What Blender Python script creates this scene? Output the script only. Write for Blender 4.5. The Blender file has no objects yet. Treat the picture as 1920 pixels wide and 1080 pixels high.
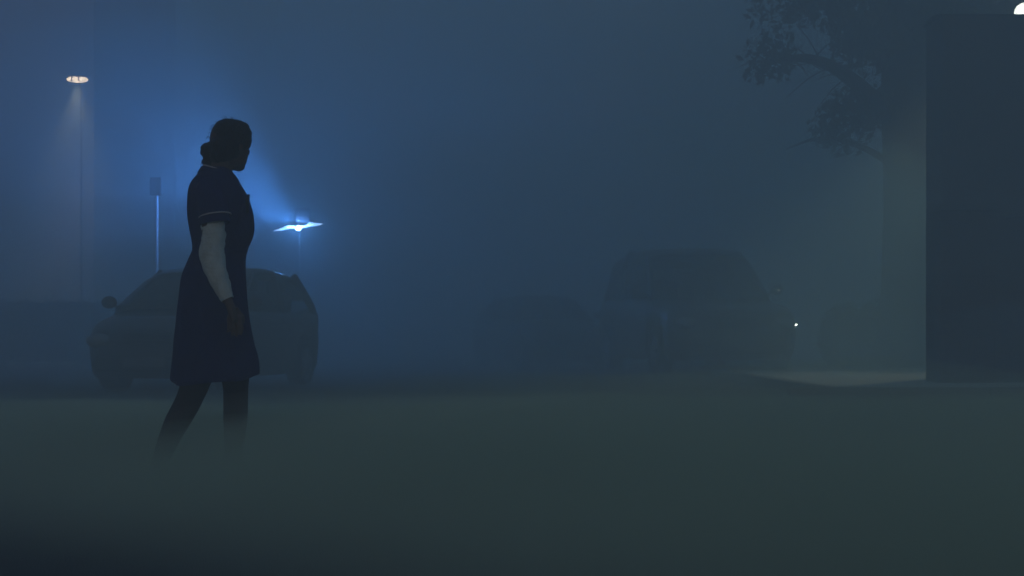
import bpy, bmesh, math, random
from mathutils import Vector, Matrix, noise
R = math.radians
random.seed(7)
S = bpy.context.scene
COL = S.collection

# ------------------------------------------------------------------ camera
F = 2667.0          # focal length in photo pixels (50 mm on 36 mm)
CH = 0.656          # camera height
HY = 629.0          # horizon row
cam_d = bpy.data.cameras.new('camera')
cam_d.lens = 50; cam_d.sensor_width = 36
cam_d.shift_y = (HY - 540) / 1920.0
cam_d.clip_start = 0.05; cam_d.clip_end = 2000
cam = bpy.data.objects.new('camera', cam_d); COL.objects.link(cam)
cam.location = (0, 0, CH); cam.rotation_euler = (R(90), 0, 0)
S.camera = cam

def W(px, py, D):
    return Vector(((px - 960) / F * D, D, CH + (HY - py) / F * D))

# ------------------------------------------------------------------ world, added warm fill light, exposure
wd = bpy.data.worlds.new('World'); S.world = wd; wd.use_nodes = True
nt = wd.node_tree; nt.nodes.clear()
sky = nt.nodes.new('ShaderNodeTexSky'); sky.sky_type = 'NISHITA'; sky.sun_disc = False
SUN_EL, SUN_AZ = R(3.0), R(100)
sky.sun_elevation = SUN_EL; sky.sun_rotation = SUN_AZ
sky.ozone_density = 3.3; sky.dust_density = 1.0; sky.air_density = 1.0
SKY_STR = 0.15
bg = nt.nodes.new('ShaderNodeBackground'); bg.inputs['Strength'].default_value = SKY_STR
out = nt.nodes.new('ShaderNodeOutputWorld')
nt.links.new(sky.outputs['Color'], bg.inputs['Color'])
nt.links.new(bg.outputs['Background'], out.inputs['Surface'])
S.view_settings.view_transform = 'Standard'; S.view_settings.look = 'None'
S.view_settings.gamma = 1; S.view_settings.exposure = 0.47
S.view_settings.use_curve_mapping = False
S.cycles.volume_bounces = 3
S.cycles.max_bounces = 6

sd = bpy.data.lights.new('warm_fill', 'SUN'); sd.energy = 0.30; sd.angle = R(10); sd.color = (1.0, 0.66, 0.36)  # warm fill added from behind the camera, no visible source in the street
so = bpy.data.objects.new('warm_fill', sd); COL.objects.link(so)
so.rotation_euler = Vector((0.25, math.cos(R(16)), -math.sin(R(16)))).to_track_quat('-Z', 'Y').to_euler()

# ------------------------------------------------------------------ helpers
def mat(name, col, rough=0.7, spec=0.3, metal=0.0, vary=0.25, scale=6.0, bump=0.0, bscale=60.0, coat=0.0, emit=None, estr=0.0):
    m = bpy.data.materials.new(name); m.use_nodes = True
    n = m.node_tree.nodes; l = m.node_tree.links
    b = n['Principled BSDF']
    b.inputs['Roughness'].default_value = rough
    b.inputs['Metallic'].default_value = metal
    b.inputs['Specular IOR Level'].default_value = spec
    b.inputs['Coat Weight'].default_value = coat
    tc = n.new('ShaderNodeTexCoord')
    nz = n.new('ShaderNodeTexNoise'); nz.inputs['Scale'].default_value = scale; nz.inputs['Detail'].default_value = 6
    l.new(tc.outputs['Object'], nz.inputs['Vector'])
    cr = n.new('ShaderNodeValToRGB')
    c = Vector(col)
    lo = c * (1 - vary); hi = c * (1 + vary)
    cr.color_ramp.elements[0].position = 0.3; cr.color_ramp.elements[0].color = (*lo, 1)
    cr.color_ramp.elements[1].position = 0.7; cr.color_ramp.elements[1].color = (*[min(1, v) for v in hi], 1)
    l.new(nz.outputs['Fac'], cr.inputs['Fac']); l.new(cr.outputs['Color'], b.inputs['Base Color'])
    if bump:
        n2 = n.new('ShaderNodeTexNoise'); n2.inputs['Scale'].default_value = bscale; n2.inputs['Detail'].default_value = 8
        l.new(tc.outputs['Object'], n2.inputs['Vector'])
        bp = n.new('ShaderNodeBump'); bp.inputs['Strength'].default_value = bump; bp.inputs['Distance'].default_value = 0.02
        l.new(n2.outputs['Fac'], bp.inputs['Height']); l.new(bp.outputs['Normal'], b.inputs['Normal'])
    if emit:
        b.inputs['Emission Color'].default_value = (*emit, 1); b.inputs['Emission Strength'].default_value = estr
    return m

def glassmat(name, tint, clear=0.6):
    m = bpy.data.materials.new(name); m.use_nodes = True
    n = m.node_tree.nodes; l = m.node_tree.links; n.clear()
    o = n.new('ShaderNodeOutputMaterial'); mx = n.new('ShaderNodeMixShader')
    t = n.new('ShaderNodeBsdfTransparent'); t.inputs['Color'].default_value = (*tint, 1)
    g = n.new('ShaderNodeBsdfGlossy'); g.inputs['Roughness'].default_value = 0.08
    g.inputs['Color'].default_value = (0.6, 0.6, 0.6, 1)
    fr = n.new('ShaderNodeFresnel'); fr.inputs['IOR'].default_value = 1.45
    l.new(fr.outputs['Fac'], mx.inputs['Fac']); l.new(t.outputs[0], mx.inputs[1]); l.new(g.outputs[0], mx.inputs[2])
    l.new(mx.outputs[0], o.inputs['Surface'])
    return m

def tag(o, label=None, cat=None, group=None, kind=None):
    if label: o['label'] = label
    if cat: o['category'] = cat
    if group: o['group'] = group
    if kind: o['kind'] = kind
    return o

def empty(name, loc=(0, 0, 0), rz=0.0):
    e = bpy.data.objects.new(name, None); COL.objects.link(e)
    e.location = loc; e.rotation_euler = (0, 0, rz); e.empty_display_size = 0.2
    return e

def obj(name, bm, material, parent=None, smooth=True):
    bmesh.ops.recalc_face_normals(bm, faces=bm.faces)
    me = bpy.data.meshes.new(name); bm.to_mesh(me); bm.free()
    if smooth:
        for p in me.polygons: p.use_smooth = True
    me.materials.append(material)
    o = bpy.data.objects.new(name, me); COL.objects.link(o)
    if parent: o.parent = parent
    return o

def loft(bm, rings, cap=True):
    vr = [[bm.verts.new(p) for p in r] for r in rings]
    n = len(vr[0])
    for a, b in zip(vr, vr[1:]):
        for i in range(n):
            j = (i + 1) % n
            bm.faces.new((a[i], a[j], b[j], b[i]))
    if cap:
        bm.faces.new(vr[0][::-1]); bm.faces.new(vr[-1])
    return vr

def box(bm, c, s, rot=None, bev=0.0):
    b2 = bmesh.new()
    bmesh.ops.create_cube(b2, size=1)
    for v in b2.verts: v.co = Vector((v.co.x * s[0], v.co.y * s[1], v.co.z * s[2]))
    if bev:
        bmesh.ops.bevel(b2, geom=b2.edges[:], offset=bev, segments=2, affect='EDGES', profile=0.5)
    M = Matrix.Translation(c) @ (rot if rot else Matrix.Identity(4))
    b2.transform(M)
    me = bpy.data.meshes.new('tmp'); b2.to_mesh(me); b2.free()
    bm.from_mesh(me); bpy.data.meshes.remove(me)

def ell(bm, c, r, rot=None, seg=24):
    b2 = bmesh.new()
    bmesh.ops.create_uvsphere(b2, u_segments=seg, v_segments=seg // 2 + 2, radius=1)
    for v in b2.verts: v.co = Vector((v.co.x * r[0], v.co.y * r[1], v.co.z * r[2]))
    b2.transform(Matrix.Translation(c) @ (rot if rot else Matrix.Identity(4)))
    me = bpy.data.meshes.new('tmp'); b2.to_mesh(me); b2.free()
    bm.from_mesh(me); bpy.data.meshes.remove(me)

def tube(bm, pts, rad, n=12, cap=True):
    pts = [Vector(p) for p in pts]
    if not isinstance(rad, (list, tuple)): rad = [rad] * len(pts)
    rings = []; up = None
    for i, p in enumerate(pts):
        a = pts[max(i - 1, 0)]; b = pts[min(i + 1, len(pts) - 1)]
        t = (b - a).normalized()
        if up is None:
            up = Vector((0, 0, 1)) if abs(t.z) < 0.9 else Vector((1, 0, 0))
        x = up.cross(t).normalized(); up = t.cross(x).normalized()
        r = rad[i]
        rx, ry = (r if isinstance(r, (list, tuple)) else (r, r))
        rings.append([p + x * math.cos(2 * math.pi * k / n) * rx + up * math.sin(2 * math.pi * k / n) * ry for k in range(n)])
    loft(bm, rings, cap)

def interp(keys, t):
    if t <= keys[0][0]: return keys[0][1]
    for (a, va), (b, vb) in zip(keys, keys[1:]):
        if t <= b:
            u = (t - a) / (b - a); u = u * u * (3 - 2 * u) if False else u
            return va + (vb - va) * u
    return keys[-1][1]

def smooth_path(pts, k=6):
    """Catmull-Rom through tuples of any length"""
    out = []
    P = [pts[0]] + list(pts) + [pts[-1]]
    for i in range(1, len(P) - 2):
        for s in range(k):
            t = s / k
            out.append(tuple(0.5 * ((2 * b) + (-a + c) * t + (2 * a - 5 * b + 4 * c - d) * t * t + (-a + 3 * b - 3 * c + d) * t ** 3)
                             for a, b, c, d in zip(P[i - 1], P[i], P[i + 1], P[i + 2])))
    out.append(tuple(pts[-1]))
    return out

def remesh(o, v, it=3):
    m = o.modifiers.new('r', 'REMESH'); m.mode = 'VOXEL'; m.voxel_size = v; m.use_smooth_shade = True
    if it:
        s = o.modifiers.new('s', 'SMOOTH'); s.iterations = it; s.factor = 0.5

def spot(name, loc, target, energy, col, size, blend, parent=None, rad=0.08):
    d = bpy.data.lights.new(name, 'SPOT'); d.energy = energy; d.color = col
    d.spot_size = R(size); d.spot_blend = blend; d.shadow_soft_size = rad
    o = bpy.data.objects.new(name, d); COL.objects.link(o)
    dirv = Vector(target) - Vector(loc)
    o.rotation_euler = dirv.to_track_quat('-Z', 'Y').to_euler()
    o.location = loc
    if parent:
        o.parent = parent
        o.location = Vector(loc) - Vector(parent.location)
    return o

def point(name, loc, energy, col, rad=0.08, parent=None):
    d = bpy.data.lights.new(name, 'POINT'); d.energy = energy; d.color = col; d.shadow_soft_size = rad
    o = bpy.data.objects.new(name, d); COL.objects.link(o); o.location = loc
    if parent:
        o.parent = parent; o.location = Vector(loc) - Vector(parent.location)
    return o

# ------------------------------------------------------------------ materials
M = {}
M['asphalt'] = mat('asphalt', (0.045, 0.046, 0.047), 0.75, 0.35, vary=0.35, scale=1.3, bump=0.6, bscale=140)
M['paving'] = mat('paving', (0.72, 0.70, 0.60), 0.85, 0.25, vary=0.15, scale=2.0, bump=0.3, bscale=50)
M['kerb'] = mat('kerb', (0.26, 0.26, 0.24), 0.85, 0.25, vary=0.2, scale=5.0, bump=0.3)
M['plaster'] = mat('plaster', (0.42, 0.40, 0.36), 0.9, 0.2, vary=0.08, scale=0.8, bump=0.2)
M['darkwall'] = mat('dark_render', (0.035, 0.032, 0.030), 0.9, 0.15, vary=0.25, scale=1.5, bump=0.4)
M['brick'] = mat('dark_brick', (0.09, 0.058, 0.046), 0.9, 0.15, vary=0.3, scale=8, bump=0.5)
M['brickb'] = mat('brown_render', (0.10, 0.065, 0.052), 0.9, 0.15, vary=0.25, scale=1.2, bump=0.4)
M['coping'] = mat('coping_stone', (0.09, 0.085, 0.08), 0.85, 0.2, vary=0.2)
M['bark'] = mat('bark', (0.022, 0.018, 0.015), 0.95, 0.1, vary=0.4, scale=9, bump=0.8, bscale=25)
M['leaf'] = mat('leaf', (0.03, 0.045, 0.02), 0.6, 0.3, vary=0.5, scale=1.2)
M['hedge'] = mat('hedge_leaf', (0.022, 0.036, 0.016), 0.6, 0.3, vary=0.5, scale=1.2)
M['steel'] = mat('galvanised_steel', (0.45, 0.46, 0.47), 0.5, 0.5, metal=0.3, vary=0.1)
M['whitepost'] = mat('white_post', (0.5, 0.5, 0.52), 0.5, 0.4, vary=0.05)
M['poles'] = mat('weathered_pole', (0.03, 0.032, 0.035), 0.7, 0.3, vary=0.15)
M['darkmetal'] = mat('dark_metal', (0.03, 0.03, 0.033), 0.5, 0.4, vary=0.15)
M['signface'] = mat('sign_back', (0.07, 0.075, 0.08), 0.6, 0.4, vary=0.1)
M['paint_a'] = mat('charcoal_car_paint', (0.022, 0.022, 0.025), 0.35, 0.5, vary=0.08, coat=0.5)
M['paint_b'] = mat('teal_grey_car_paint', (0.06, 0.075, 0.076), 0.3, 0.5, vary=0.08, coat=0.7)
M['paint_c'] = mat('slate_car_paint', (0.05, 0.05, 0.055), 0.35, 0.5, vary=0.08, coat=0.5)
M['tyre'] = mat('tyre_rubber', (0.018, 0.018, 0.018), 0.85, 0.2, vary=0.2)
M['rim'] = mat('wheel_rim', (0.25, 0.25, 0.26), 0.4, 0.5, metal=0.6, vary=0.1)
M['plastic'] = mat('black_plastic', (0.02, 0.02, 0.02), 0.6, 0.3, vary=0.15)
M['lens'] = mat('lamp_lens', (0.25, 0.26, 0.27), 0.2, 0.6, vary=0.05)
M['redlens'] = mat('red_lens', (0.12, 0.01, 0.01), 0.25, 0.5, vary=0.1)
M['plate'] = mat('number_plate', (0.10, 0.10, 0.095), 0.5, 0.4, vary=0.05)
M['glass'] = glassmat('car_glass', (0.55, 0.62, 0.62))
M['winglass'] = mat('window_glass', (0.02, 0.024, 0.03), 0.15, 0.6, vary=0.1)
M['wood'] = mat('painted_wood', (0.16, 0.15, 0.14), 0.7, 0.3, vary=0.1)
M['skin'] = mat('skin', (0.085, 0.052, 0.038), 0.6, 0.3, vary=0.12, scale=20)
M['tights'] = mat('dark_tights', (0.022, 0.014, 0.011), 0.75, 0.2, vary=0.15, scale=30)
M['hair'] = mat('black_hair', (0.008, 0.006, 0.005), 0.6, 0.3, vary=0.3, scale=60, bump=0.6, bscale=120)
M['dress'] = mat('navy_cotton', (0.013, 0.013, 0.085), 0.9, 0.12, vary=0.15, scale=12, bump=0.4, bscale=45)
M['piping'] = mat('white_piping', (0.45, 0.43, 0.45), 0.85, 0.2, vary=0.06, scale=30)
M['sleeve'] = mat('pale_grey_jersey', (0.50, 0.60, 0.60), 0.95, 0.1, vary=0.12, scale=25, bump=0.5, bscale=70)
M['shoe'] = mat('black_leather', (0.012, 0.011, 0.011), 0.5, 0.4, vary=0.2)
M['lampglow'] = mat('warm_lamp_glass', (0.8, 0.8, 0.75), 0.3, 0.4, vary=0.02, emit=(1.0, 0.78, 0.50), estr=4.5)
M['whiteglow'] = mat('white_lamp_glass', (0.8, 0.8, 0.78), 0.3, 0.4, vary=0.02, emit=(0.95, 1.0, 0.88), estr=4.0)
M['blueglow'] = mat('blue_white_led', (0.7, 0.8, 0.9), 0.3, 0.4, vary=0.02, emit=(0.34, 0.58, 1.0), estr=6.0)
M['bulbglow'] = mat('blue_white_bulb', (0.8, 0.9, 0.9), 0.3, 0.4, vary=0.02, emit=(0.6, 0.95, 1.0), estr=20.0)
M['glint'] = mat('glint_glow', (0.8, 0.8, 0.75), 0.3, 0.4, vary=0.02, emit=(0.85, 0.95, 0.8), estr=12.0)  # emissive colour standing in for reflected glints on the tall car

# ------------------------------------------------------------------ ground
def noisy(x, y, s, seed=0.0):
    return noise.noise(Vector((x * s + seed, y * s - seed, seed * 0.37)))

bm = bmesh.new()
xs = [-90 + 180 * i / 90 for i in range(91)]; ys = [-12 + 150 * j / 100 for j in range(101)]
g = [[bm.verts.new((x, y, 0.012 * noisy(x, y, 0.25))) for x in xs] for y in ys]
for j in range(100):
    for i in range(90):
        bm.faces.new((g[j][i], g[j][i + 1], g[j + 1][i + 1], g[j + 1][i]))
tag(obj('road', bm, M['asphalt']), kind='structure')

# raised pavement on the right, with kerb stones
bm = bmesh.new(); box(bm, (9.6, 19.5, 0.03), (12.6, 10.4, 0.2), bev=0.01)
tag(obj('pavement', bm, M['paving'], smooth=False), kind='structure')
bm = bmesh.new()
for k in range(13):
    box(bm, (3.25 + k * 1.0, 14.18, 0.03), (0.985, 0.16, 0.22), bev=0.015)
for k in range(10):
    box(bm, (3.18, 14.8 + k * 1.0, 0.03), (0.16, 0.985, 0.22), bev=0.015)
tag(obj('kerb', bm, M['kerb'], smooth=False), kind='structure')

# ------------------------------------------------------------------ leaf clouds
def leaves(bm, c, r, n, size, seed, shell=0.35, gap=0.0, skip=None):
    rnd = random.Random(seed); k = 0; tries = 0
    while k < n and tries < n * 8:
        tries += 1
        d = Vector((rnd.gauss(0, 1), rnd.gauss(0, 1), rnd.gauss(0, 1))).normalized()
        q = (shell + (1 - shell) * rnd.random()) ** 0.6
        p = Vector((c[0] + d.x * r[0] * q, c[1] + d.y * r[1] * q, c[2] + d.z * r[2] * q))
        if gap and noise.noise(p * 1.1) < gap - 0.35 * (1 - q): continue
        if skip and skip(p): continue
        k += 1
        s = size * rnd.uniform(0.6, 1.3)
        a = Vector((rnd.gauss(0, 1), rnd.gauss(0, 1), rnd.gauss(0, 1))).normalized()
        b = a.cross(Vector((rnd.gauss(0, 1), rnd.gauss(0, 1), rnd.gauss(0, 1)))).normalized()
        v = [bm.verts.new(p + a * s), bm.verts.new(p + b * s * 0.45), bm.verts.new(p - a * s), bm.verts.new(p - b * s * 0.45)]
        bm.faces.new(v)

# ------------------------------------------------------------------ left background: pale building, hedge
def building(name, x0, x1, y0, y1, h, wallm, label, wins, door=None, eave=0.35, rise=1.9):
    root = empty(name, ((x0 + x1) / 2, y0, 0)); ox, oy = root.location.x, root.location.y
    bm = bmesh.new(); box(bm, ((x0 + x1) / 2 - ox, (y0 + y1) / 2 - oy, h / 2 + 0.002), (x1 - x0, y1 - y0, h))
    obj('wall', bm, wallm, root, False)
    bm = bmesh.new()
    w = (x1 - x0) / 2 + eave; dd = (y1 - y0) / 2
    yc = (y0 + y1) / 2 - oy
    e = eave
    v = [bm.verts.new(p) for p in [(-w, yc - dd - e, h + 0.004), (w, yc - dd - e, h + 0.004), (w, yc + dd + e, h + 0.004), (-w, yc + dd + e, h + 0.004), (-w, yc, h + rise), (w, yc, h + rise)]]
    for f in [(0, 1, 5, 4), (2, 3, 4, 5), (0, 4, 3), (1, 2, 5), (0, 3, 2, 1)]: bm.faces.new([v[i] for i in f])
    obj('roof', bm, M['darkwall'], root, False)
    for (wx, wz, ww, wh) in wins:
        bm = bmesh.new()
        for sx in (-1, 1): box(bm, (wx - ox + sx * (ww / 2 + 0.03), -0.03, wz), (0.06, 0.10, wh + 0.12))
        for sz in (-1, 1): box(bm, (wx - ox, -0.031, wz + sz * (wh / 2 + 0.03)), (ww - 0.002, 0.10, 0.06))
        box(bm, (wx - ox, -0.028, wz), (0.04, 0.06, wh))
        f = obj('window', bm, M['wood'], root, False)
        bm = bmesh.new(); box(bm, (wx - ox, -0.012, wz), (ww, 0.02, wh)); obj('pane', bm, M['winglass'], f, False)
        bm = bmesh.new(); box(bm, (wx - ox, -0.07, wz - wh / 2 - 0.10), (ww + 0.25, 0.16, 0.07)); obj('sill', bm, M['coping'], f, False)
    if door:
        dx, dw, dh = door
        bm = bmesh.new(); box(bm, (dx - ox, -0.03, dh / 2 + 0.02), (dw, 0.06, dh), bev=0.01)
        d = obj('door', bm, M['wood'], root, False)
        bm = bmesh.new(); ell(bm, (dx - ox + dw * 0.38, -0.09, 1.0), (0.03, 0.03, 0.03)); obj('handle', bm, M['steel'], d)
    tag(root, label, 'building')
    return root

building('pale_house', -19.0, -9.7, 33, 41, 12.0, M['plaster'], 'tall pale plastered house behind the lit oval lamp at far left',
         [(-16.6, 2.2, 1.1, 1.3), (-14.4, 2.2, 1.1, 1.3), (-16.6, 5.4, 1.1, 1.3), (-14.4, 5.4, 1.1, 1.3)], (-12.2 - 0.8, 0.95, 2.1))

def hedge(name, x0, x1, y0, y1, h, label, n, cat='hedge', seed=3, sz=0.06):
    root = empty(name, ((x0 + x1) / 2, (y0 + y1) / 2, 0))
    bm = bmesh.new(); rnd = random.Random(seed)
    L = x1 - x0; k = max(2, int(L / 0.55))
    for i in range(k):
        cx = -L / 2 + (i + 0.5) * L / k
        hh = h * rnd.uniform(0.93, 1.0)
        leaves(bm, (cx, 0, hh * 0.5), (L / k * 0.85, (y1 - y0) * 0.5, hh * 0.5), n // k, sz, seed * 100 + i, shell=0.3)
    obj('foliage', bm, M['hedge'], root, False)
    bm = bmesh.new()
    for i in range(k):
        cx = -L / 2 + (i + 0.5) * L / k
        tube(bm, [(cx, 0, 0.0), (cx + 0.05, 0, h * 0.3), (cx - 0.05, 0.05, h * 0.7)], [0.035, 0.025, 0.01], 6)
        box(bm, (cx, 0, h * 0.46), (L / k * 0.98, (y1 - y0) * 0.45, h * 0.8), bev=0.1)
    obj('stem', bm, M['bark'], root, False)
    tag(root, label, cat)
    return root
hedge('hedge', -14.0, -6.8, 30.0, 31.2, 1.60, 'long dark clipped hedge in front of the pale house, left of the small car', 9000, seed=3)

# ------------------------------------------------------------------ street lamp, left
p = W(145, 149, 32.2)
root = empty('street_lamp', (p.x, p.y, 0))
K = 1.28; pz = p.z; p.z /= K; root.scale = (K, K, K)
bm = bmesh.new(); tube(bm, [(0, 0.22, 0), (0, 0.22, 1.0), (0, 0.22, p.z - 0.25), (0, 0.10, p.z + 0.02)], [0.03, 0.022, 0.018, 0.016], 14); obj('pole', bm, M['poles'], root)
bm = bmesh.new(); tube(bm, [(0, 0.22, 0), (0, 0.22, 0.25), (0, 0.22, 0.27)], [0.08, 0.08, 0.05], 14); obj('base_sleeve', bm, M['poles'], root)
bm = bmesh.new(); ell(bm, (0, 0, p.z + 0.055), (0.215, 0.15, 0.03)); obj('hood', bm, M['darkmetal'], root)
bm = bmesh.new(); ell(bm, (0, 0, p.z), (0.19, 0.13, 0.052)); lb = obj('lamp_bowl', bm, M['lampglow'], root)
bm = bmesh.new()
for k in (1, 3):
    box(bm, (-0.12 + 0.06 * k, -0.02, p.z - 0.005), (0.012, 0.24, 0.02 + 0.068 * math.sqrt(max(0, 1 - ((-0.12 + .06 * k) / .19) ** 2))), bev=0.002)
obj('bowl_rib', bm, M['steel'], root)
spot('lamp_light', (p.x, p.y, p.z - 0.09), (p.x, p.y - 0.5, 0), 480, (1.0, 0.74, 0.52), 62, 1.0, root)
tag(root, 'slim steel street lamp with lit warm oval head, in front of the pale house', 'street lamp')

# ------------------------------------------------------------------ blue-white twin head light
p = W(560, 427, 29.0)
root = empty('street_lamp', (p.x, p.y, 0))
bm = bmesh.new(); tube(bm, [(0, 0.09, 0), (0, 0.09, 1.4), (0, 0.09, p.z + 0.1)], [0.026, 0.022, 0.016], 12); obj('pole', bm, M['poles'], root)
bm = bmesh.new(); box(bm, (0.08, 0.02, p.z + 0.25), (0.30, 0.20, 0.30), bev=0.03)
box(bm, (0.0, 0.06, p.z + 0.09), (0.05, 0.05, 0.16)); obj('control_box', bm, M['darkmetal'], root)
bm = bmesh.new()
tube(bm, [(-0.50, -0.02, p.z - 0.065), (-0.36, -0.02, p.z - 0.035), (-0.2, -0.02, p.z + 0.015), (-0.03, -0.02, p.z + 0.012)],
     [(0.004, 0.003), (0.06, 0.026), (0.08, 0.042), (0.08, 0.028)], 12)
obj('light_panel', bm, M['blueglow'], root)
bm = bmesh.new()
tube(bm, [(0.03, -0.02, p.z + 0.014), (0.17, -0.02, p.z + 0.03), (0.23, -0.02, p.z + 0.065), (0.36, -0.02, p.z + 0.066), (0.49, -0.02, p.z + 0.075)],
     [(0.08, 0.026), (0.08, 0.03), (0.08, 0.046), (0.06, 0.032), (0.004, 0.003)], 12)
obj('light_panel', bm, M['blueglow'], root)
bm = bmesh.new(); ell(bm, (0, -0.05, p.z - 0.012), (0.062, 0.06, 0.058)); obj('bulb', bm, M['bulbglow'], root)
bm = bmesh.new(); ell(bm, (0.005, -0.10, p.z + 0.15), (0.028, 0.02, 0.012)); obj('sensor_light', bm, M['blueglow'], root)
bm = bmesh.new(); tube(bm, [(0.20, -0.02, p.z + 0.09), (0.19, -0.02, p.z + 0.2)], [0.014, 0.003], 8); obj('aerial', bm, M['steel'], root)
spot('beam_light', (p.x - 0.1, p.y - 0.15, p.z + 0.12), (p.x - 7.0, p.y - 2.0, p.z + 3.8), 3300, (0.09, 0.30, 1.0), 104, 1.0, root, 0.30)
point('glow_light', (p.x, p.y - 0.25, p.z - 0.05), 300, (0.10, 0.33, 1.0), 0.15, root)
tag(root, 'blue-white twin-headed floodlight on thin pole glowing above the small car', 'street lamp')

# ------------------------------------------------------------------ road sign on lit post
p0 = W(293, 350, 28.6)
root = empty('road_sign', (p0.x, p0.y, 0))
bm = bmesh.new(); tube(bm, [(0, 0, 0), (0, 0, p0.z + 0.12)], 0.042, 14); obj('post', bm, M['whitepost'], root)
bm = bmesh.new(); box(bm, (0.0, -0.05, p0.z), (0.235, 0.03, 0.37), bev=0.012); sp = obj('sign_plate', bm, M['signface'], root, False)
bm = bmesh.new()
box(bm, (0, -0.02, p0.z), (0.09, 0.05, 0.05), bev=0.004)
obj('bracket', bm, M['darkmetal'], sp, False)
tag(root, 'small dark rectangular sign on a bright slim post between the woman and the oval lamp', 'road sign')

# ------------------------------------------------------------------ street lamp, right
p = W(1921, 20, 21.5)
root = empty('street_lamp', (p.x + 0.75, p.y, 0))
bm = bmesh.new(); tube(bm, [(0, 0, 0.12), (0, 0, 1.2), (0, 0, p.z + 0.05)], [0.07, 0.055, 0.04], 14); obj('pole', bm, M['darkmetal'], root)
bm = bmesh.new(); tube(bm, smooth_path([(0, 0, p.z), (-0.1, 0, p.z + 0.22), (-0.4, 0, p.z + 0.3), (-0.7, 0, p.z + 0.22), (-0.75, 0, p.z + 0.12)]), 0.022, 10); obj('arm', bm, M['darkmetal'], root)
bm = bmesh.new()
rings = []
for k in range(9):
    a = k / 8 * math.pi / 2
    rings.append([Vector((-0.75 + 0.15 * math.cos(a) * math.cos(t * math.pi / 12), 0.15 * math.cos(a) * math.sin(t * math.pi / 12), p.z - 0.03 + 0.15 * math.sin(a))) for t in range(24)])
rings[-1] = [Vector((-0.75 + 0.006 * math.cos(t * math.pi / 12), 0.006 * math.sin(t * math.pi / 12), p.z + 0.095)) for t in range(24)]
loft(bm, rings); obj('lamp_globe', bm, M['whiteglow'], root)
bm = bmesh.new(); tube(bm, [(-0.75, 0, p.z + 0.09), (-0.75, 0, p.z + 0.16)], [0.04, 0.025], 14); obj('cap', bm, M['darkmetal'], root)
spot('lamp_light', (p.x, p.y, p.z - 0.06), (p.x - 2.7, p.y - 3.5, 0), 1150, (0.98, 1.0, 0.72), 56, 0.9, root, 0.2)
tag(root, 'street lamp with bright white dome at the top right corner, above the dark wall', 'street lamp')

# ------------------------------------------------------------------ right: dark wall, bush, tree, dark building
root = empty('garden_wall', (5.2, 16.2, 0))
GX = 6.2
x0 = (1752 - 960) / F * 15.85 + 0.05
bm = bmesh.new(); box(bm, ((x0 + GX) / 2 - 5.2, -0.02, 0.99), (GX - x0, 0.35, 1.98), bev=0.01); obj('wall', bm, M['brick'], root, False)
bm = bmesh.new(); box(bm, (x0 + 0.31 - 5.2, -0.16, 1.02), (0.62, 0.46, 2.04), bev=0.015)
pr = obj('pier', bm, M['brick'], root, False)
bm = bmesh.new(); box(bm, (x0 + 0.31 - 5.2, -0.16, 2.075), (0.66, 0.52, 0.07), bev=0.02); obj('cap_stone', bm, M['coping'], pr, False)
bm = bmesh.new(); box(bm, ((x0 + .65 + GX) / 2 - 5.2, -0.02, 2.02), (GX - x0 - .65, 0.45, 0.07), bev=0.015); obj('coping', bm, M['coping'], root, False)
tag(root, 'dark brick garden wall with end pier on the pavement at the far right', 'wall')

building('garage', 4.98, 11.0, 16.45, 17.1, 4.36, M['brickb'], 'low dark garage at the right edge of the photo, below the bright white dome lamp',
         [(7.6, 1.9, 1.0, 0.9)], None, 0.04, 0.06)

hedge('bush', 5.4, 7.2, 23.6, 24.8, 1.3, 'low dark bush at the foot of the tree beside the lit pavement', 5000, 'bush', 8, 0.06)

# tree
TK = 1.24
tp = W(1700, 700, 23.7); TX, TY = tp.x, tp.y
root = empty('roadside_tree', (TX, TY, 0)); root.scale = (TK, TK, TK)
bm = bmesh.new()
rings = []
for k in range(30):
    z = k / 29 * 5.6
    r = 0.40 * (1 - 0.055 * z) + 0.16 * math.exp(-z * 3.2)
    cx = 0.05 * math.sin(z * 0.8); ring = []
    for t in range(28):
        a = 2 * math.pi * t / 28
        rr = r * (1 + 0.09 * noise.noise(Vector((math.cos(a) * 2, math.sin(a) * 2, z * 0.7))) + 0.05 * math.cos(5 * a + z))
        ring.append((cx + rr * math.cos(a), rr * math.sin(a), z))
    rings.append(ring)
loft(bm, rings); obj('trunk', bm, M['bark'], root)
limbs = [[(0, 0, 3.2), (-0.7, -0.1, 3.9), (-1.3, -0.2, 4.2), (-1.9, -0.1, 4.2)],
         [(0, 0, 3.8), (-0.6, 0.3, 4.8), (-1.3, 0.5, 5.6), (-1.9, 0.6, 6.3)],
         [(0, 0, 4.2), (0.5, 0.5, 5.2), (1.3, 0.8, 6.0), (2.2, 1.0, 6.6)],
         [(0, 0, 4.6), (0.1, -0.5, 5.6), (0.0, -0.9, 6.6), (-0.1, -1.0, 7.4)],
         [(0, 0, 4.9), (-0.3, 0.4, 6.2), (-0.2, 0.7, 7.4), (0.1, 0.8, 8.4)],
         [(0, 0, 2.7), (-0.55, 0.05, 3.05), (-1.1, 0.1, 3.2), (-1.6, 0.1, 3.05)]]
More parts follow.
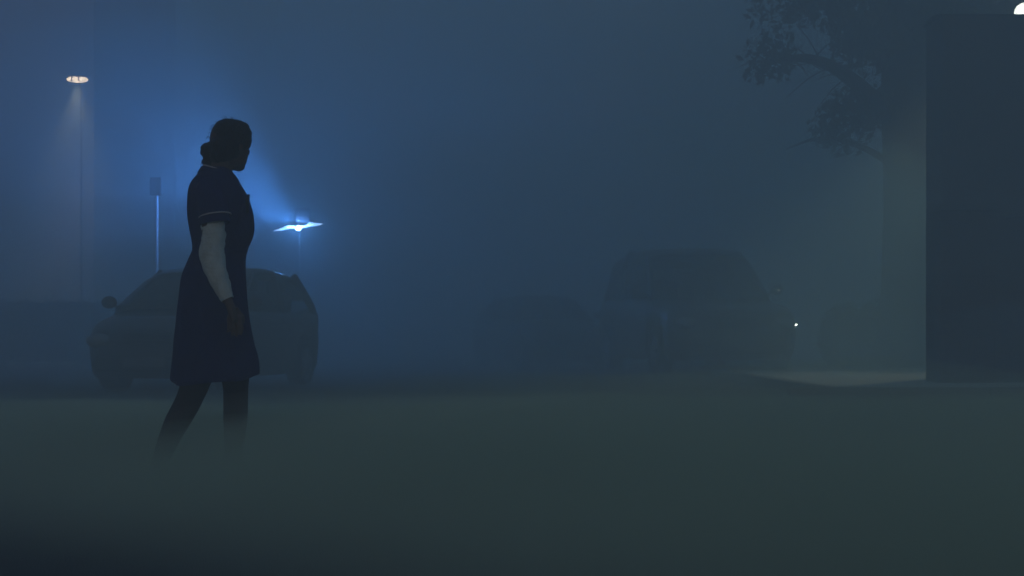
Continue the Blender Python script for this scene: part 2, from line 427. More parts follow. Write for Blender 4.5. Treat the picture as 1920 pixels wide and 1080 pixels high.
for lb_ in limbs:
    bm = bmesh.new(); P = smooth_path(lb_, 5); n = len(P)
    tube(bm, P, [(0.15 if lb_ is not limbs[-1] else 0.06) * (1 - 0.85 * i / (n - 1)) for i in range(n)], 8)
    rnd = random.Random(len(P) + int(lb_[1][0] * 100))
    for i in range(3, n):
        for q in range(0 if lb_ is limbs[-1] else 3):
            a = Vector(P[i]); d = Vector((rnd.uniform(-1, 0.6), rnd.uniform(-1, 1), rnd.uniform(-0.7, 0.8))).normalized() * rnd.uniform(0.35, 0.8)
            tube(bm, [a, a + d * 0.5 + Vector((0, 0, 0.04)), a + d], [0.011, 0.007, 0.003], 5)
    obj('limb', bm, M['bark'], root)
bm = bmesh.new()
blobs = [((-1.75, -0.1, 4.25), (0.55, 0.8, 0.40), 260), ((-1.3, -0.2, 4.95), (0.9, 1.1, 0.55), 650),
         ((-0.7, -0.3, 4.4), (0.8, 0.9, 0.42), 800), ((-1.0, 0.1, 3.25), (0.6, 0.8, 0.35), 220), ((-0.55, 0.1, 3.6), (0.6, 0.7, 0.35), 500),
         ((-1.9, 0.4, 6.0), (1.1, 1.1, 0.8), 1500), ((-0.6, 0.2, 5.8), (1.2, 1.2, 0.9), 2200), ((0.9, 0.5, 5.2), (1.2, 1.2, 0.9), 2200),
         ((1.9, 0.9, 4.4), (1.2, 0.9, 0.8), 1600), ((0.8, 0.3, 4.0), (1.0, 0.8, 0.7), 1500), ((1.3, 0.0, 3.1), (0.8, 0.6, 0.8), 1400), ((2.0, 0.0, 4.6), (1.0, 0.8, 0.8), 1500), ((0.4, -0.2, 4.9), (1.1, 0.9, 0.8), 2000), ((0.2, 0, 7.2), (1.9, 1.6, 1.1), 2800), ((2.2, 1.0, 6.6), (1.4, 1.2, 1.0), 1800), ((2.2, 1.2, 5.2), (1.5, 0.6, 1.3), 2600), ((1.1, -0.2, 2.3), (0.55, 0.5, 0.8), 1300), ((0.9, -1.9, 3.6), (0.6, 0.5, 0.9), 1100), ((0.5, -1.7, 4.7), (0.9, 0.5, 0.7), 1100), ((2.3, 0.4, 5.6), (1.1, 0.8, 0.8), 1500)]
def near_lamp(p):      # the crown is cut back round the lamp head
    p = p * TK; D = TY + p.y; px = 960 + (TX + p.x) * F / D; py = HY - (p.z - CH) * F / D
    return D < 22.8 and math.hypot(px - 1921, py - 20) < 75 or (Vector((TX, TY, 0)) + p - Vector((7.75, 21.5, 5.5))).length < 0.8
for i, (c, r, n) in enumerate(blobs):
    leaves(bm, c, r, n, 0.07, 50 + i, shell=0.0, gap=-0.12, skip=near_lamp)
obj('crown', bm, M['leaf'], root, False)
tag(root, 'broad dark tree with leafy branches reaching left, behind the garden wall', 'tree')

# ------------------------------------------------------------------ cars
def make_car(name, L, Wd, belt, roofk, hoodk, gl, paint, loc, rz, label, glints=(), z0=0.17, group=None, wr=0.30, suv=False, split_rear=False):
    """local +X is the front; origin on the ground under the centre."""
    root = empty(name, loc, rz)
    h = L / 2; wbf, wbr = h - L * 0.19, -h + L * 0.19
    def zt(x): return interp(hoodk, x / h)
    def zb(x):
        z = z0 + 0.10 * max(0, abs(x / h) - 0.88) / 0.12
        for w in (wbf, wbr):
            d = abs(x - w); ra = wr + 0.07
            if d < ra: z = max(z, wr + math.sqrt(ra * ra - d * d))
        return z
    def hw(x):
        u = abs(x / h)
        return Wd / 2 * (1 - 0.05 * u * u - 0.30 * max(0, u - 0.86) ** 1.6 / 0.14 ** 1.6 * 0.75)
    bm = bmesh.new(); rings = []
    N = 96
    for i in range(N + 1):
        x = -h + L * i / N
        w = hw(x); t = zt(x); b = min(zb(x), t - 0.06); m = b + (t - b) * 0.5
        half = [(w * 0.90, b), (w * 0.97, b + (t - b) * 0.12), (w, m), (w * 0.99, t - (t - b) * 0.18), (w * 0.955, t - 0.035), (w * 0.88, t), (w * 0.5, t + 0.02)]
        ring = [(x, y, z) for y, z in half] + [(x, 0, t + 0.025)] + [(x, -y, z) for y, z in half[::-1]] + [(x, 0, b)]
        rings.append(ring)
    loft(bm, rings)
    obj('body', bm, paint, root)
    bm = bmesh.new(); box(bm, (0, 0, z0 + 0.21), (L * 0.9, Wd * 0.62, 0.30), bev=0.04); obj('underbody', bm, M['plastic'], root)
    # greenhouse
    xs_ = [k[0] * h for k in roofk]
    def zr(x): return interp([(k[0] * h, k[1]) for k in roofk], x)
    xa, xb = xs_[0], xs_[-1]
    def gw(x, f):   # half width at fraction f of height
        return hw(x) * (0.90 - 0.17 * f ** 1.3)
    bm = bmesh.new(); rings = []
    NG = 40
    for i in range(NG + 1):
        x = xa + (xb - xa) * i / NG
        t = zr(x); b = zt(x) - 0.02; t = max(t, b + 0.02)
        fr = (t - b) / max(1e-6, (gl - belt))
        ring = []
        for f in (0, 0.35, 0.7, 0.92): ring.append((x, gw(x, f * min(1, fr)), b + (t - b) * f))
        ring.append((x, gw(x, min(1, fr)) * 0.82, t)); ring.append((x, gw(x, 1) * 0.4, t + 0.012 * min(1, fr)))
        ring = ring + [(x, 0, t + 0.015 * min(1, fr))] + [(a, -y, z) for a, y, z in ring[::-1]] + [(x, 0, b)]
        rings.append(ring)
    loft(bm, rings); obj('window', bm, M['glass'], root)
    # roof skin just above the glass where the roof is high
    bm = bmesh.new()
    hi = [i for i in range(NG + 1) if zr(xa + (xb - xa) * i / NG) > gl - 0.11]
    rr = []
    for i in hi:
        x = xa + (xb - xa) * i / NG; t = zr(x)
        up = [(x, gw(x, .9) * 1.012, t - 0.05), (x, gw(x, 1) * 0.86, t + 0.006), (x, gw(x, 1) * 0.4, t + 0.018), (x, 0, t + 0.024)]
        up = up + [(a, -y, z) for a, y, z in up[-2::-1]]
        lo = [(a, y * 0.97, z - 0.035) for a, y, z in up[::-1]]
        rr.append(up + lo)
    loft(bm, rr); obj('roof', bm, paint, root)
    # pillars
    def pillar(x0_, x1_, wid):
        for s in (-1, 1):
            bm = bmesh.new()
            b = zt(x0_) - 0.02; t = zr(x1_)
            P = []
            for k in range(6):
                f = k / 5; x = x0_ + (x1_ - x0_) * f; z = b + (t - 0.02 - b) * f
                fr = min(1, (z - b) / (gl - belt))
                P.append((x, s * (gw(x, fr) + 0.006), z))
            tube(bm, P, [(wid, 0.022)] * 6 if False else [max(0.022, wid * 0.6)] * 6, 8)
            obj('pillar', bm, paint, root)
    iz = [xs_[k] for k, q in enumerate(roofk) if q[1] > gl - 0.06]
    pillar(xb - 0.05, max(iz), 0.045); pillar(xa + 0.05, min(iz), 0.09); pillar((xa + xb) / 2 - 0.1, (xa + xb) / 2 - 0.12, 0.05)
    # interior seats and steering wheel
    for sx in (0.10, -0.85 if L > 3.6 else -0.75):
        for sy in (-0.36, 0.36):
            bm = bmesh.new(); box(bm, (sx, sy, belt - 0.28), (0.45, 0.46, 0.16), bev=0.05)
            box(bm, (sx - 0.24, sy, belt - 0.02), (0.13, 0.46, 0.56), Matrix.Rotation(R(-12), 4, 'Y'), bev=0.05)
            st = obj('seat', bm, M['plastic'], root)
            bm = bmesh.new(); box(bm, (sx - 0.31, sy, belt + 0.34), (0.10, 0.26, 0.18), bev=0.04); obj('headrest', bm, M['plastic'], st)
    bm = bmesh.new(); P = [(0.62 - 0.06 * math.sin(a), 0.36 + 0.18 * math.cos(a), belt + 0.02 + 0.17 * math.sin(a)) for a in [k * math.pi / 10 for k in range(21)]]
    tube(bm, P, 0.014, 6); obj('steering_wheel', bm, M['plastic'], root)
    # wheels
    for wx in (wbf, wbr):
        for s in (-1, 1):
            yc = s * (Wd / 2 - 0.12)
            bm = bmesh.new(); prof = [(0.19, -0.09), (wr - 0.05, -0.105), (wr - 0.01, -0.09), (wr, -0.06), (wr, 0.06), (wr - 0.01, 0.09), (wr - 0.05, 0.105), (0.19, 0.09)]
            rings = [[(wx + r * math.cos(2 * math.pi * t / 36), yc + yy, wr + r * math.sin(2 * math.pi * t / 36)) for t in range(36)] for r, yy in prof]
            loft(bm, rings + [rings[0]], cap=False)
            bmesh.ops.remove_doubles(bm, verts=bm.verts, dist=1e-5)
            w_ = obj('wheel', bm, M['tyre'], root)
            bm = bmesh.new(); tube(bm, [(wx, yc + s * 0.05, wr), (wx, yc + s * 0.085, wr)], 0.07, 16)
            for q in range(5):
                a = q * 2 * math.pi / 5 + 0.3
                tube(bm, [(wx, yc + s * 0.075, wr), (wx + 0.19 * math.cos(a), yc + s * 0.08, wr + 0.19 * math.sin(a))], [0.035, 0.026], 6)
            P = [(wx + 0.185 * math.cos(2 * math.pi * t / 30), yc + s * 0.085, wr + 0.185 * math.sin(2 * math.pi * t / 30)) for t in range(31)]
            tube(bm, P, 0.014, 6); obj('rim', bm, M['rim'], w_)
    # lamps, grille, plates, bumpers, mirrors, handles
    for s in (-1, 1):
        zh = min(zt(h * 0.93), belt) * 0.84
        bm = bmesh.new(); ell(bm, (h * 0.955, s * Wd * 0.36, zh), (0.10, 0.15, 0.085), Matrix.Rotation(R(s * -18), 4, 'Z')); obj('headlight', bm, M['lens'], root)
        bm = bmesh.new(); box(bm, (-h * 0.962, s * Wd * 0.385, belt * 0.88), (0.09, 0.18, 0.26), Matrix.Rotation(R(s * 14), 4, 'Z'), bev=0.03); obj('taillight', bm, M['redlens'], root)
        mx = xb - 0.22
        bm = bmesh.new(); ell(bm, (mx, s * (Wd / 2 + 0.09), belt + 0.10), (0.055, 0.10, 0.075)); tube(bm, [(mx, s * (Wd / 2 - 0.08), belt + 0.02), (mx, s * (Wd / 2 + 0.05), belt + 0.07)], 0.018, 8)
        obj('mirror', bm, paint, root)
        for hx in ((-0.15, -0.95) if L > 3.9 else (-0.25,)):
            bm = bmesh.new(); box(bm, (hx, s * (Wd / 2 + 0.012), belt - 0.13), (0.16, 0.03, 0.025), bev=0.008); obj('door_handle', bm, M['plastic'], root)
    bm = bmesh.new(); box(bm, (h * 0.985, 0, z0 + 0.17), (0.10, Wd * 0.74, 0.17), bev=0.04); obj('front_bumper', bm, M['plastic'], root)
    bm = bmesh.new(); box(bm, (-h * 0.985, 0, z0 + 0.20), (0.10, Wd * 0.74, 0.20), bev=0.04); obj('rear_bumper', bm, M['plastic'], root)
    bm = bmesh.new()
    for k in range(4): box(bm, (h * 0.992, 0, belt * 0.60 + k * 0.035), (0.03, Wd * 0.34, 0.015), bev=0.004)
    obj('grille', bm, M['plastic'], root, False)
    bm = bmesh.new(); box(bm, (h * 0.985 + 0.055, 0, z0 + 0.19), (0.012, 0.50, 0.11), bev=0.004); obj('number_plate', bm, M['plate'], root, False)
    for (mx_, my_, mz_, r_) in glints:
        bm = bmesh.new(); ell(bm, (mx_, my_, mz_), (r_, r_ * 1.3, r_ * 0.7), seg=12); obj('painted_glint', bm, M['glint'], root)  # glowing blobs painted in as glints on headlight, mirror and bumper corner
    tag(root, label, 'car', group)
    return root

hatch_roof = [(-0.93, 1.06), (-0.80, 1.32), (-0.62, 1.44), (-0.25, 1.49), (0.10, 1.47), (0.26, 1.38), (0.62, 0.98)]
hatch_hood = [(-1.0, 0.50), (-0.985, 0.86), (-0.90, 0.96), (-0.2, 0.95), (0.50, 0.95), (0.80, 0.84), (0.94, 0.70), (1.0, 0.46)]
def facing(px, D, off):   # heading for a car whose front is turned `off` degrees from the line to the camera (plus = towards photo left)
    x = (px - 960) / F * D
    return math.atan2(-D, -x) - R(off)
cx = W(400, 0, 17.6)
make_car('small_car', 3.65, 1.66, 0.95, hatch_roof, hatch_hood, 1.49, M['paint_a'], (cx.x, cx.y, 0), facing(400, 17.6, 24),
         'small dark rounded hatchback parked directly behind the woman')
suv_roof = [(-0.96, 1.25), (-0.90, 1.62), (-0.78, 1.78), (-0.3, 1.85), (0.10, 1.83), (0.24, 1.72), (0.50, 1.16)]
suv_hood = [(-1.0, 0.60), (-0.985, 1.0), (-0.93, 1.13), (-0.2, 1.13), (0.42, 1.08), (0.80, 0.98), (0.93, 0.88), (1.0, 0.56)]
SC = 1.14
cx = W(1292, 0, 24.0)
tc_ = make_car('tall_car', 4.5, 1.88, 1.13, suv_roof, suv_hood, 1.85, M['paint_b'], (cx.x, cx.y, 0), facing(1310, 24.0, -17),
         'tall grey off-road car with small glowing glints painted at one corner, parked left of the tree', glints=((2.04, 0.885, 0.72, 0.017), (0.96, 1.04, 1.22, 0.005), (2.1, 0.80, 0.55, 0.007)), wr=0.36, z0=0.24)
tc_.scale = (SC, SC, SC)
sed_roof = [(-0.80, 1.0), (-0.50, 1.36), (-0.30, 1.43), (0.02, 1.44), (0.14, 1.38), (0.46, 0.98)]
sed_hood = [(-1.0, 0.55), (-0.985, 0.90), (-0.90, 0.99), (-0.2, 0.95), (0.42, 0.95), (0.80, 0.84), (0.94, 0.72), (1.0, 0.48)]
cx = W(1010, 0, 28.5)
make_car('saloon_car', 4.4, 1.76, 0.95, sed_roof, sed_hood, 1.44, M['paint_c'], (cx.x, cx.y, 0), facing(1010, 28.5, -18),
         'faint low car deep in the fog left of the tall car')

# ------------------------------------------------------------------ the woman
PX = 410.0
D0 = 6.5
base = Vector(((400 - 960) / F * D0, D0, 0))
woman = empty('person', base)
tag(woman, 'woman in navy short-sleeved dress walking right, face turned away, legs fading into mist', 'person')
def Q(px, py, y=0.0):     # photo pixel -> local metres in her own plane
    return Vector(((px - 400) / PX, y, (897 - py) / PX))

def PT(lst): return [Q(*q) for q in lst]
# body: one continuous surface (union of overlapping volumes, remeshed)
bm = bmesh.new()
HR = Matrix.Rotation(R(54), 4, 'Z')          # head turned away from the camera
hc = Q(431, 268)
def H(x, y, z): return hc + (HR @ Vector((x, y, z)))
ell(bm, H(-0.008, 0, 0.012), (0.093, 0.076, 0.10), HR)
ell(bm, H(0.034, 0, -0.045), (0.056, 0.058, 0.078), HR)
ell(bm, H(0.052, 0, -0.100), (0.030, 0.032, 0.024), HR)        # chin
ell(bm, H(0.020, 0.034, -0.078), (0.05, 0.022, 0.028), HR)     # jaw
ell(bm, H(0.020, -0.034, -0.078), (0.05, 0.022, 0.028), HR)
tube(bm, [H(0.082, 0, 0.005), H(0.094, 0, -0.018), H(0.104, 0, -0.036), H(0.088, 0, -0.046)], [0.009, 0.011, 0.015, 0.012], 10)   # nose
ell(bm, H(0.083, 0, -0.066), (0.014, 0.024, 0.007), HR); ell(bm, H(0.081, 0, -0.077), (0.013, 0.021, 0.007), HR)                  # lips
for s in (-1, 1):
    ell(bm, H(0.074, s * 0.032, 0.016), (0.012, 0.022, 0.008), HR)   # brow
    ell(bm, H(0.058, s * 0.042, -0.035), (0.020, 0.018, 0.020), HR)  # cheek
    ell(bm, H(-0.008, s * 0.075, -0.012), (0.020, 0.009, 0.032), HR) # ear
tube(bm, [Q(424, 292), Q(413, 315), Q(408, 335)], [0.050, 0.052, 0.056], 16)
# torso
def bodyring(px0, px1, py, b, n=28):
    c = (px0 + px1) / 2; a = (px1 - px0) / 2 / PX
    return [Q(c, py) + Vector((a * math.cos(2 * math.pi * t / n), b * math.sin(2 * math.pi * t / n), 0)) for t in range(n)]
loft(bm, [bodyring(*q) for q in [(388, 428, 322, .052), (378, 438, 340, .12), (366, 450, 355, .165), (365, 460, 380, .165), (366, 464, 410, .15), (370, 458, 440, .135),
                                 (373, 450, 470, .125), (362, 450, 500, .145), (356, 450, 540, .165), (358, 450, 580, .165), (372, 440, 610, .13)]])
# right (near) arm
tube(bm, [Q(x, y, w) for x, y, w in smooth_path([(402, 356, -.150), (406, 385, -.185), (415, 430, -.205), (418, 480, -.215), (428, 520, -.225), (446, 566, -.235)], 5)],
     [interp([(0, .052), (8, .048), (15, .044), (20, .040), (25, .025)], i) for i in range(26)], 14)
# left arm, swung back
tube(bm, [Q(x, y, w) for x, y, w in smooth_path([(398, 356, .150), (386, 390, .185), (368, 440, .205), (353, 486, .21), (361, 520, .215), (384, 566, .22)], 5)],
     [interp([(0, .052), (8, .046), (15, .040), (20, .037), (25, .025)], i) for i in range(26)], 14)
def hand(wrist, y, fwd, sgn):
    w = Q(wrist[0], wrist[1], y)
    tube(bm, [w, w + Vector((0.012 * fwd, 0, -0.03)), w + Vector((0.026 * fwd, 0, -0.085))], [(0.026, 0.020), (0.034, 0.019), (0.037, 0.015)], 14)
    for k, ln in enumerate((0.070, 0.078, 0.073, 0.058)):
        u = (1.5 - k) * 0.0185
        st = w + Vector((0.026 * fwd + u, 0.0 + 0.002 * k, -0.080))
        d1 = Vector((0.10 * fwd + u * 2.0, sgn * 0.10, -1)).normalized(); d2 = Vector((-0.20 * fwd + u, sgn * 0.36, -1)).normalized(); d3 = Vector((-0.45 * fwd, sgn * 0.62, -1)).normalized()
        p1 = st + d1 * ln * 0.45; p2 = p1 + d2 * ln * 0.32; p3 = p2 + d3 * ln * 0.23
        tube(bm, [st + Vector((0, 0, 0.02)), st, p1, p2, p3], [0.0090, 0.0090, 0.0082, 0.0076, 0.0060], 10)
    a = w + Vector((0.030 * fwd, sgn * 0.004, -0.028)); b = a + Vector((0.026 * fwd, sgn * 0.016, -0.034)); c = b + Vector((0.004 * fwd, sgn * 0.010, -0.032))
    tube(bm, [a, b, c], [0.013, 0.0105, 0.0075], 10)
hand((448, 568), -.236, 1, 1)
hand((385, 568), .22, 1, -1)
obj_body = obj('body', bm, M['skin'], woman)
remesh(obj_body, 0.0052, 2)
# eyes
for s in (-1, 1):
    bm = bmesh.new(); ell(bm, H(0.073, s * 0.031, -0.003), (0.012, 0.012, 0.011), seg=12)
    obj('eye', bm, mat('eye_white', (0.4, 0.38, 0.36), 0.3, 0.5, vary=0.05), woman)
# legs in dark tights, same flesh volume continued from inside the skirt
bm = bmesh.new()
tube(bm, [Q(x, y, w) for x, y, w in smooth_path([(398, 575, -.085), (388, 660, -.085), (366, 738, -.085), (334, 800, -.085), (306, 866, -.085)], 5)],
     [interp([(0, .098), (5, .082), (10, .060), (14, .056), (20, .036)], i) for i in range(21)], 18)
tube(bm, [Q(x, y, w) for x, y, w in smooth_path([(414, 575, .085), (430, 660, .085), (435, 730, .085), (434, 800, .085), (430, 872, .085)], 5)],
     [interp([(0, .098), (5, .080), (10, .058), (14, .056), (20, .036)], i) for i in range(21)], 18)
ell(bm, Q(405, 560), (.125, .165, .09))
tube(bm, [Q(306, 862, -.085), Q(303, 880, -.085), Q(318, 893, -.085)], [.036, .036, .03], 14)
tube(bm, [Q(430, 866, .085), Q(430, 884, .085), Q(462, 886, .085)], [.036, .037, .028], 14)
lg = obj('tights', bm, M['tights'], woman); remesh(lg, 0.008, 3)
for (pts) in ([(298, 868, -.085), (312, 884, -.085), (330, 892, -.085), (343, 893, -.085)], [(420, 884, .085), (440, 884, .085), (466, 888, .085), (482, 889, .085)]):
    bm = bmesh.new(); P = PT(pts)
    tube(bm, P, [(.036, .036), (.045, .032), (.047, .022), (.030, .012)], 16)
    a, b = P[0], P[-1]
    tube(bm, [a + Vector((0, 0, -.028)), b + Vector((0.0, 0, -.012))], [(.038, .008), (.036, .006)], 12)
    obj('shoe', bm, M['shoe'], woman)

# dress
prof = [(314, 384, 431, .062), (322, 377, 436, .085), (331, 369, 443, .135), (345, 360, 450, .175), (362, 355, 460, .19), (382, 353, 468, .185), (402, 353, 474, .18),
        (428, 356, 476, .170), (448, 360, 471, .158), (468, 362, 463, .148), (486, 355, 460, .152), (520, 342, 460, .172), (560, 337, 463, .192),
        (600, 333, 467, .202), (640, 329, 475, .21), (680, 325, 484, .218), (712, 323, 486, .222)]
dense = smooth_path(prof, 4)
bm = bmesh.new(); NR = 96
rings = []
def dring(q, shrink=0.0):
    py, l, r, b = q; c = (l + r) / 2; a = (r - l) / 2 / PX
    ring = []
    for t in range(NR):
        th = 2 * math.pi * t / NR
        sk = max(0.0, (py - 470) / 242)
        fold = 1 + 0.045 * sk * math.cos(9 * th + 1.0 + 0.6 * math.sin(py * 0.01)) + 0.02 * sk * math.cos(17 * th + 2)
        wr = 0.010 * noise.noise(Vector((math.cos(th) * 2.5, math.sin(th) * 2.5, py * 0.03)))
        x = a * math.cos(th); y = b * math.sin(th)
        # keep the measured profile at the front and back, folds on the sides
        k = abs(math.sin(th))
        x *= 1 + (fold - 1) * 0.5; y *= fold
        f = 1 + (wr * 2.0) - shrink
        z = 0
        if py > 640:
            u = (py - 640) / 72
            z = -u * (0.012 * math.sin(3 * th + 2.2) + 0.014 * math.cos(th + 1.2)) * 1.0 + u * 0.050 * max(0, math.cos(th)) ** 4
        ring.append(Q(c, py) + Vector((x * f, y * f, z)))
    return ring
rings = [dring(q) for q in dense]
inner = [dring(q, 0.02) for q in dense[::-1]]
loft(bm, rings + inner, cap=False)
# close the tube between inner neck and outer neck
bm.verts.ensure_lookup_table()
n0 = [bm.verts[i] for i in range(NR)]; n1 = [bm.verts[len(bm.verts) - NR + i] for i in range(NR)]
for i in range(NR):
    j = (i + 1) % NR; bm.faces.new((n1[i], n1[j], n0[j], n0[i]))
dress = obj('dress', bm, M['dress'], woman)
# sleeves of the dress
def sleeve(path, rad, nm='sleeve', mt='dress', n=28, wrinkle=0.0):
    bm = bmesh.new(); P = smooth_path(path, 6); m = len(P)
    rr = [interp(rad, i / (m - 1)) for i in range(m)]
    pts = [Q(*q) for q in P]
    rings = []
    for i, p_ in enumerate(pts):
        a = pts[max(i - 1, 0)]; b = pts[min(i + 1, m - 1)]; t = (b - a).normalized()
        x = Vector((0, 1, 0)).cross(t).normalized(); y = t.cross(x).normalized()
        rings.append([p_ + x * math.cos(2 * math.pi * k / n) * rr[i] * (1 + wrinkle * noise.noise(Vector((k * 0.35, i * 0.55, 3)))) + y * math.sin(2 * math.pi * k / n) * rr[i] * 0.92 for k in range(n)])
    inn = [[pts[i] + (v - pts[i]) * 0.93 for v in rings[i]] for i in range(m - 1, -1, -1)]
    loft(bm, rings + inn, cap=False)
    return obj(nm, bm, M[mt], woman)
sleeve([(404, 348, -.120), (408, 366, -.165), (416, 395, -.195), (421, 426, -.205)], [(0, .040), (0.3, .066), (0.7, .068), (1, .068)], wrinkle=0.06)
sleeve([(398, 348, .120), (392, 366, .165), (380, 395, .19), (369, 432, .205)], [(0, .040), (0.3, .060), (1, .058)], wrinkle=0.06)
def ringtube(center, ax, rx, r, mt, nm, parent=woman):
    bm = bmesh.new(); t = Vector(ax).normalized(); x = Vector((0, 1, 0)).cross(t).normalized(); y = t.cross(x).normalized()
    P = [Vector(center) + x * math.cos(2 * math.pi * k / 40) * rx + y * math.sin(2 * math.pi * k / 40) * rx * 0.93 for k in range(41)]
    tube(bm, P, r, 8); return obj(nm, bm, M[mt], parent)
ringtube(Q(420.5, 411, -.2), Q(421, 426, -.205) - Q(416, 395, -.195), 0.0700, 0.0034, 'piping', 'sleeve_piping')
ringtube(Q(375, 414, .198), Q(369, 432, .205) - Q(380, 395, .19), 0.0605, 0.0032, 'piping', 'sleeve_piping')
# collar with pale piping
bm = bmesh.new(); P1 = []
for k in range(49):
    th = 2 * math.pi * k / 48
    cxp = 408; a = 25.5 / PX; b = .068
    P1.append(Q(cxp, 315.5) + Vector((a * math.cos(th), b * math.sin(th), -0.019 * math.cos(th) - 0.006)))
bm2 = bmesh.new(); rings = []
for k, p_ in enumerate(P1[:-1]):
    c_ = Q(408, 317); d = (p_ - c_); d.z = 0; d.normalize()
    rings.append([p_, p_ + d * 0.012 + Vector((0, 0, -0.004)), p_ + d * 0.030 + Vector((0, 0, -0.034)), p_ + d * 0.016 + Vector((0, 0, -0.030)), p_ - d * 0.003 + Vector((0, 0, -0.01))])
loft(bm2, rings + [rings[0]], cap=False); bmesh.ops.remove_doubles(bm2, verts=bm2.verts, dist=1e-6)
col_o = obj('collar', bm2, M['dress'], woman); bm.free()
bm = bmesh.new(); tube(bm, [p_ + Vector((0, 0, 0.002)) for p_ in P1], 0.0036, 8); obj('piping', bm, M['piping'], col_o)
# undersleeve (near arm pale grey, far arm too)
sleeve([(414, 405, -.195), (417, 430, -.205), (418.5, 455, -.210), (416, 480, -.215), (427, 520, -.225), (440, 550, -.232), (446, 563, -.235)],
       [(0, .050), (0.35, .053), (0.5, .055), (0.65, .047), (0.85, .033), (1, .029)], 'undersleeve', 'sleeve', wrinkle=0.16)
# pocket with pens on the chest
bm = bmesh.new(); box(bm, Q(461, 405, -.085), (0.018, 0.085, 0.10), Matrix.Rotation(R(12), 4, 'Y'), bev=0.006); pk = obj('pocket', bm, M['dress'], woman)
for k, (dx, top) in enumerate(((0, 367), (3, 372))):
    bm = bmesh.new(); tube(bm, [Q(470 - dx, 402, -.085 + k * .02), Q(472 - dx, top, -.085 + k * .02)], [0.0075, 0.0065], 8); obj('pen', bm, M['plastic'], pk)
# waist apron tie
bm = bmesh.new(); P = []
for k in range(49):
    th = 2 * math.pi * k / 48
    P.append(Q(412, 472) + Vector((49.5 / PX * math.cos(th), .147 * math.sin(th), 0.01 * math.cos(th))))
tube(bm, P, [(0.004, 0.014)] * 49, 8); obj('belt', bm, M['dress'], woman)
# hair
bm = bmesh.new()
def he(px, py, rx, rz, y=0.0, ry=0.08): ell(bm, Q(px, py, y), (rx / PX, ry, rz / PX))
he(433, 257, 35, 34, 0, .100); he(447, 250, 24, 25, 0, .085); he(428, 250, 28, 27, -.01, .098); he(457, 259, 14.5, 22, .0, .07)
he(421, 275, 26, 27, -.01, .104); he(432, 276, 23, 27, -.045, .055); he(411, 290, 18, 21, 0, .085); he(421, 290, 17, 16, -.05, .045)
he(389, 279, 11.5, 11, -.01, .04); he(391, 292, 11, 10, -.005, .042); he(388, 304, 9.5, 8, 0, .035); he(396, 310, 12, 8, 0, .035); he(381, 285, 6, 8, .0, .025); he(398, 285, 10, 24, 0, .05)
ho = obj('hair', bm, M['hair'], woman); remesh(ho, 0.0042, 1)
tx = bpy.data.textures.new('hair_clumps', 'CLOUDS'); tx.noise_scale = 0.022; tx.noise_depth = 2
dm = ho.modifiers.new('d', 'DISPLACE'); dm.texture = tx; dm.strength = 0.010; dm.mid_level = 0.5
# loose strands
bm = bmesh.new(); rnd = random.Random(5)
for k in range(70):
    a = rnd.uniform(R(60), R(250)); r0 = 35
    px = 430 + math.cos(a) * r0 * 1.0; py = 258 - math.sin(a) * r0 * 0.98
    if a > R(190): px, py = 388 + rnd.uniform(-8, 6), rnd.uniform(268, 312)
    y = rnd.uniform(-.05, .05); q = rnd.uniform(3, 7)
    d1 = (math.cos(a + 0.9) * q, math.sin(a + 0.9) * q)
    tube(bm, PT([(px, py, y), (px + d1[0] * 0.6 + math.cos(a) * 1.5, py - d1[1] * 0.6 - math.sin(a) * 1.5, y), (px + d1[0] * 1.3, py - d1[1] * 1.3, y + rnd.uniform(-.01, .01))]), [0.0012, 0.0008, 0.0004], 4)
obj('strands', bm, M['hair'], ho)

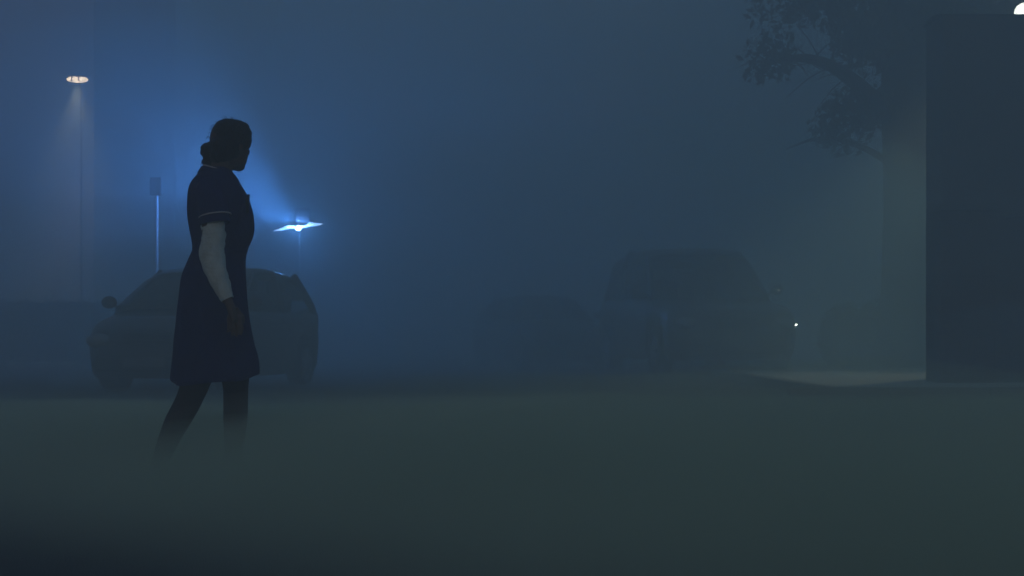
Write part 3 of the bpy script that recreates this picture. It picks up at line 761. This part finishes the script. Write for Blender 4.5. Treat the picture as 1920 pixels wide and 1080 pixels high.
# ------------------------------------------------------------------ low mist lying on the road
def sstep(a, b, x):
    t = min(1, max(0, (x - a) / (b - a))); return t * t * (3 - 2 * t)
def volmat(name, col, dens, aniso=0.0):
    m = bpy.data.materials.new(name); m.use_nodes = True; n = m.node_tree.nodes; l = m.node_tree.links
    n.clear(); o = n.new('ShaderNodeOutputMaterial'); v = n.new('ShaderNodeVolumePrincipled')
    v.inputs['Color'].default_value = (*col, 1); v.inputs['Density'].default_value = dens; v.inputs['Anisotropy'].default_value = aniso
    l.new(v.outputs['Volume'], o.inputs['Volume']); return m
def mist_layer(scale, dens, far, seed):
    nx, ny = 80, 90
    X = [-10 + 22 * i / nx for i in range(nx + 1)]; Y = [1.6 + (far + 3.5) * (j / ny) ** 1.25 for j in range(ny + 1)]
    def mist_h(x, y):
        fr = far + 3.0 * noisy(x, 0.3 * y, 0.35, seed + 7)
        f = sstep(1.6, 2.6, y) * (1 - sstep(4.5, fr, y)) ** 1.3 * sstep(-10, -5, x) * (1 - sstep(7, 12, x))
        f *= 1 - 0.85 * sstep(2.2, 4.0, x) * sstep(9.5, 13, y)
        # clear patch in the near left foreground
        e = sstep(-1.6, 2.0, (y - 4.2) + (x + 0.3) * 1.15 + 0.8 * noisy(x, y, 0.6, seed + 3))
        h = 0.37 * scale * (1 + 0.28 * noisy(x, y, 0.45, seed) + 0.14 * noisy(x, y, 1.2, seed + 1))
        return 0.0305 + h * f * e
    bm = bmesh.new()
    top = [[bm.verts.new((x, y, mist_h(x, y))) for x in X] for y in Y]
    bot = [[bm.verts.new((x, y, 0.03 - 0.001 * seed)) for x in X] for y in Y]
    for j in range(ny):
        for i in range(nx):
            bm.faces.new((top[j][i], top[j][i + 1], top[j + 1][i + 1], top[j + 1][i]))
            bm.faces.new((bot[j][i], bot[j + 1][i], bot[j + 1][i + 1], bot[j][i + 1]))
    for j in range(ny):
        bm.faces.new((top[j][0], top[j + 1][0], bot[j + 1][0], bot[j][0])); bm.faces.new((top[j][nx], bot[j][nx], bot[j + 1][nx], top[j + 1][nx]))
    for i in range(nx):
        bm.faces.new((top[0][i], bot[0][i], bot[0][i + 1], top[0][i + 1])); bm.faces.new((top[ny][i], top[ny][i + 1], bot[ny][i + 1], bot[ny][i]))
    o = obj('ground_mist', bm, volmat('ground_mist', (0.72, 0.88, 0.68), dens), smooth=True)
    tag(o, 'low mist lying on the road, thinning upward', 'mist', kind='stuff')
mist_layer(0.42, 0.50, 20.0, 1)
mist_layer(0.75, 0.80, 16.5, 2)
mist_layer(1.05, 0.75, 14.0, 3)
mist_layer(1.40, 0.28, 12.0, 4)

# ------------------------------------------------------------------ drifting banks of thicker fog
def bank(c, r, dens, seed):
    bm = bmesh.new(); bmesh.ops.create_icosphere(bm, subdivisions=5, radius=1)
    for v in bm.verts:
        n_ = v.co.normalized()
        k = 1 + 0.22 * noise.noise(n_ * 1.6 + Vector((seed, 0, 0))) + 0.10 * noise.noise(n_ * 4 + Vector((0, seed, 0)))
        v.co = Vector((c[0] + n_.x * r[0] * k, c[1] + n_.y * r[1] * k, c[2] + n_.z * r[2] * k))
    o = obj('fog_bank', bm, volmat('fog_bank', (0.56, 0.94, 0.98), dens))
    tag(o, 'thicker bank of night fog drifting across the street', 'fog', kind='stuff')
bank((1.5, 20.5, 0.2), (9.0, 6.5, 3.4), 0.075, 3)
bank((-4.2, 15.5, 0.3), (5.2, 4.5, 2.0), 0.045, 9)
bank((4.6, 13.8, 3.1), (3.4, 2.4, 2.4), 0.085, 14)
bank((0.5, 33.0, 3.0), (15.0, 7.0, 7.0), 0.050, 27)
bank((-3.0, 25.0, 5.5), (4.5, 3.0, 2.0), 0.060, 41)
bank((2.5, 27.0, 6.0), (4.5, 3.0, 2.2), 0.070, 46)
bank((6.2, 11.5, 0.3), (3.5, 2.6, 0.8), 0.060, 33)

# ------------------------------------------------------------------ the air
bm = bmesh.new(); box(bm, (0, 63, 6.0), (190, 156, 14.0))
hz = obj('haze', bm, volmat('haze', (0.76, 0.88, 0.90), 0.052, 0.0), smooth=False)
tag(hz, 'night fog filling the street', 'haze', kind='stuff')
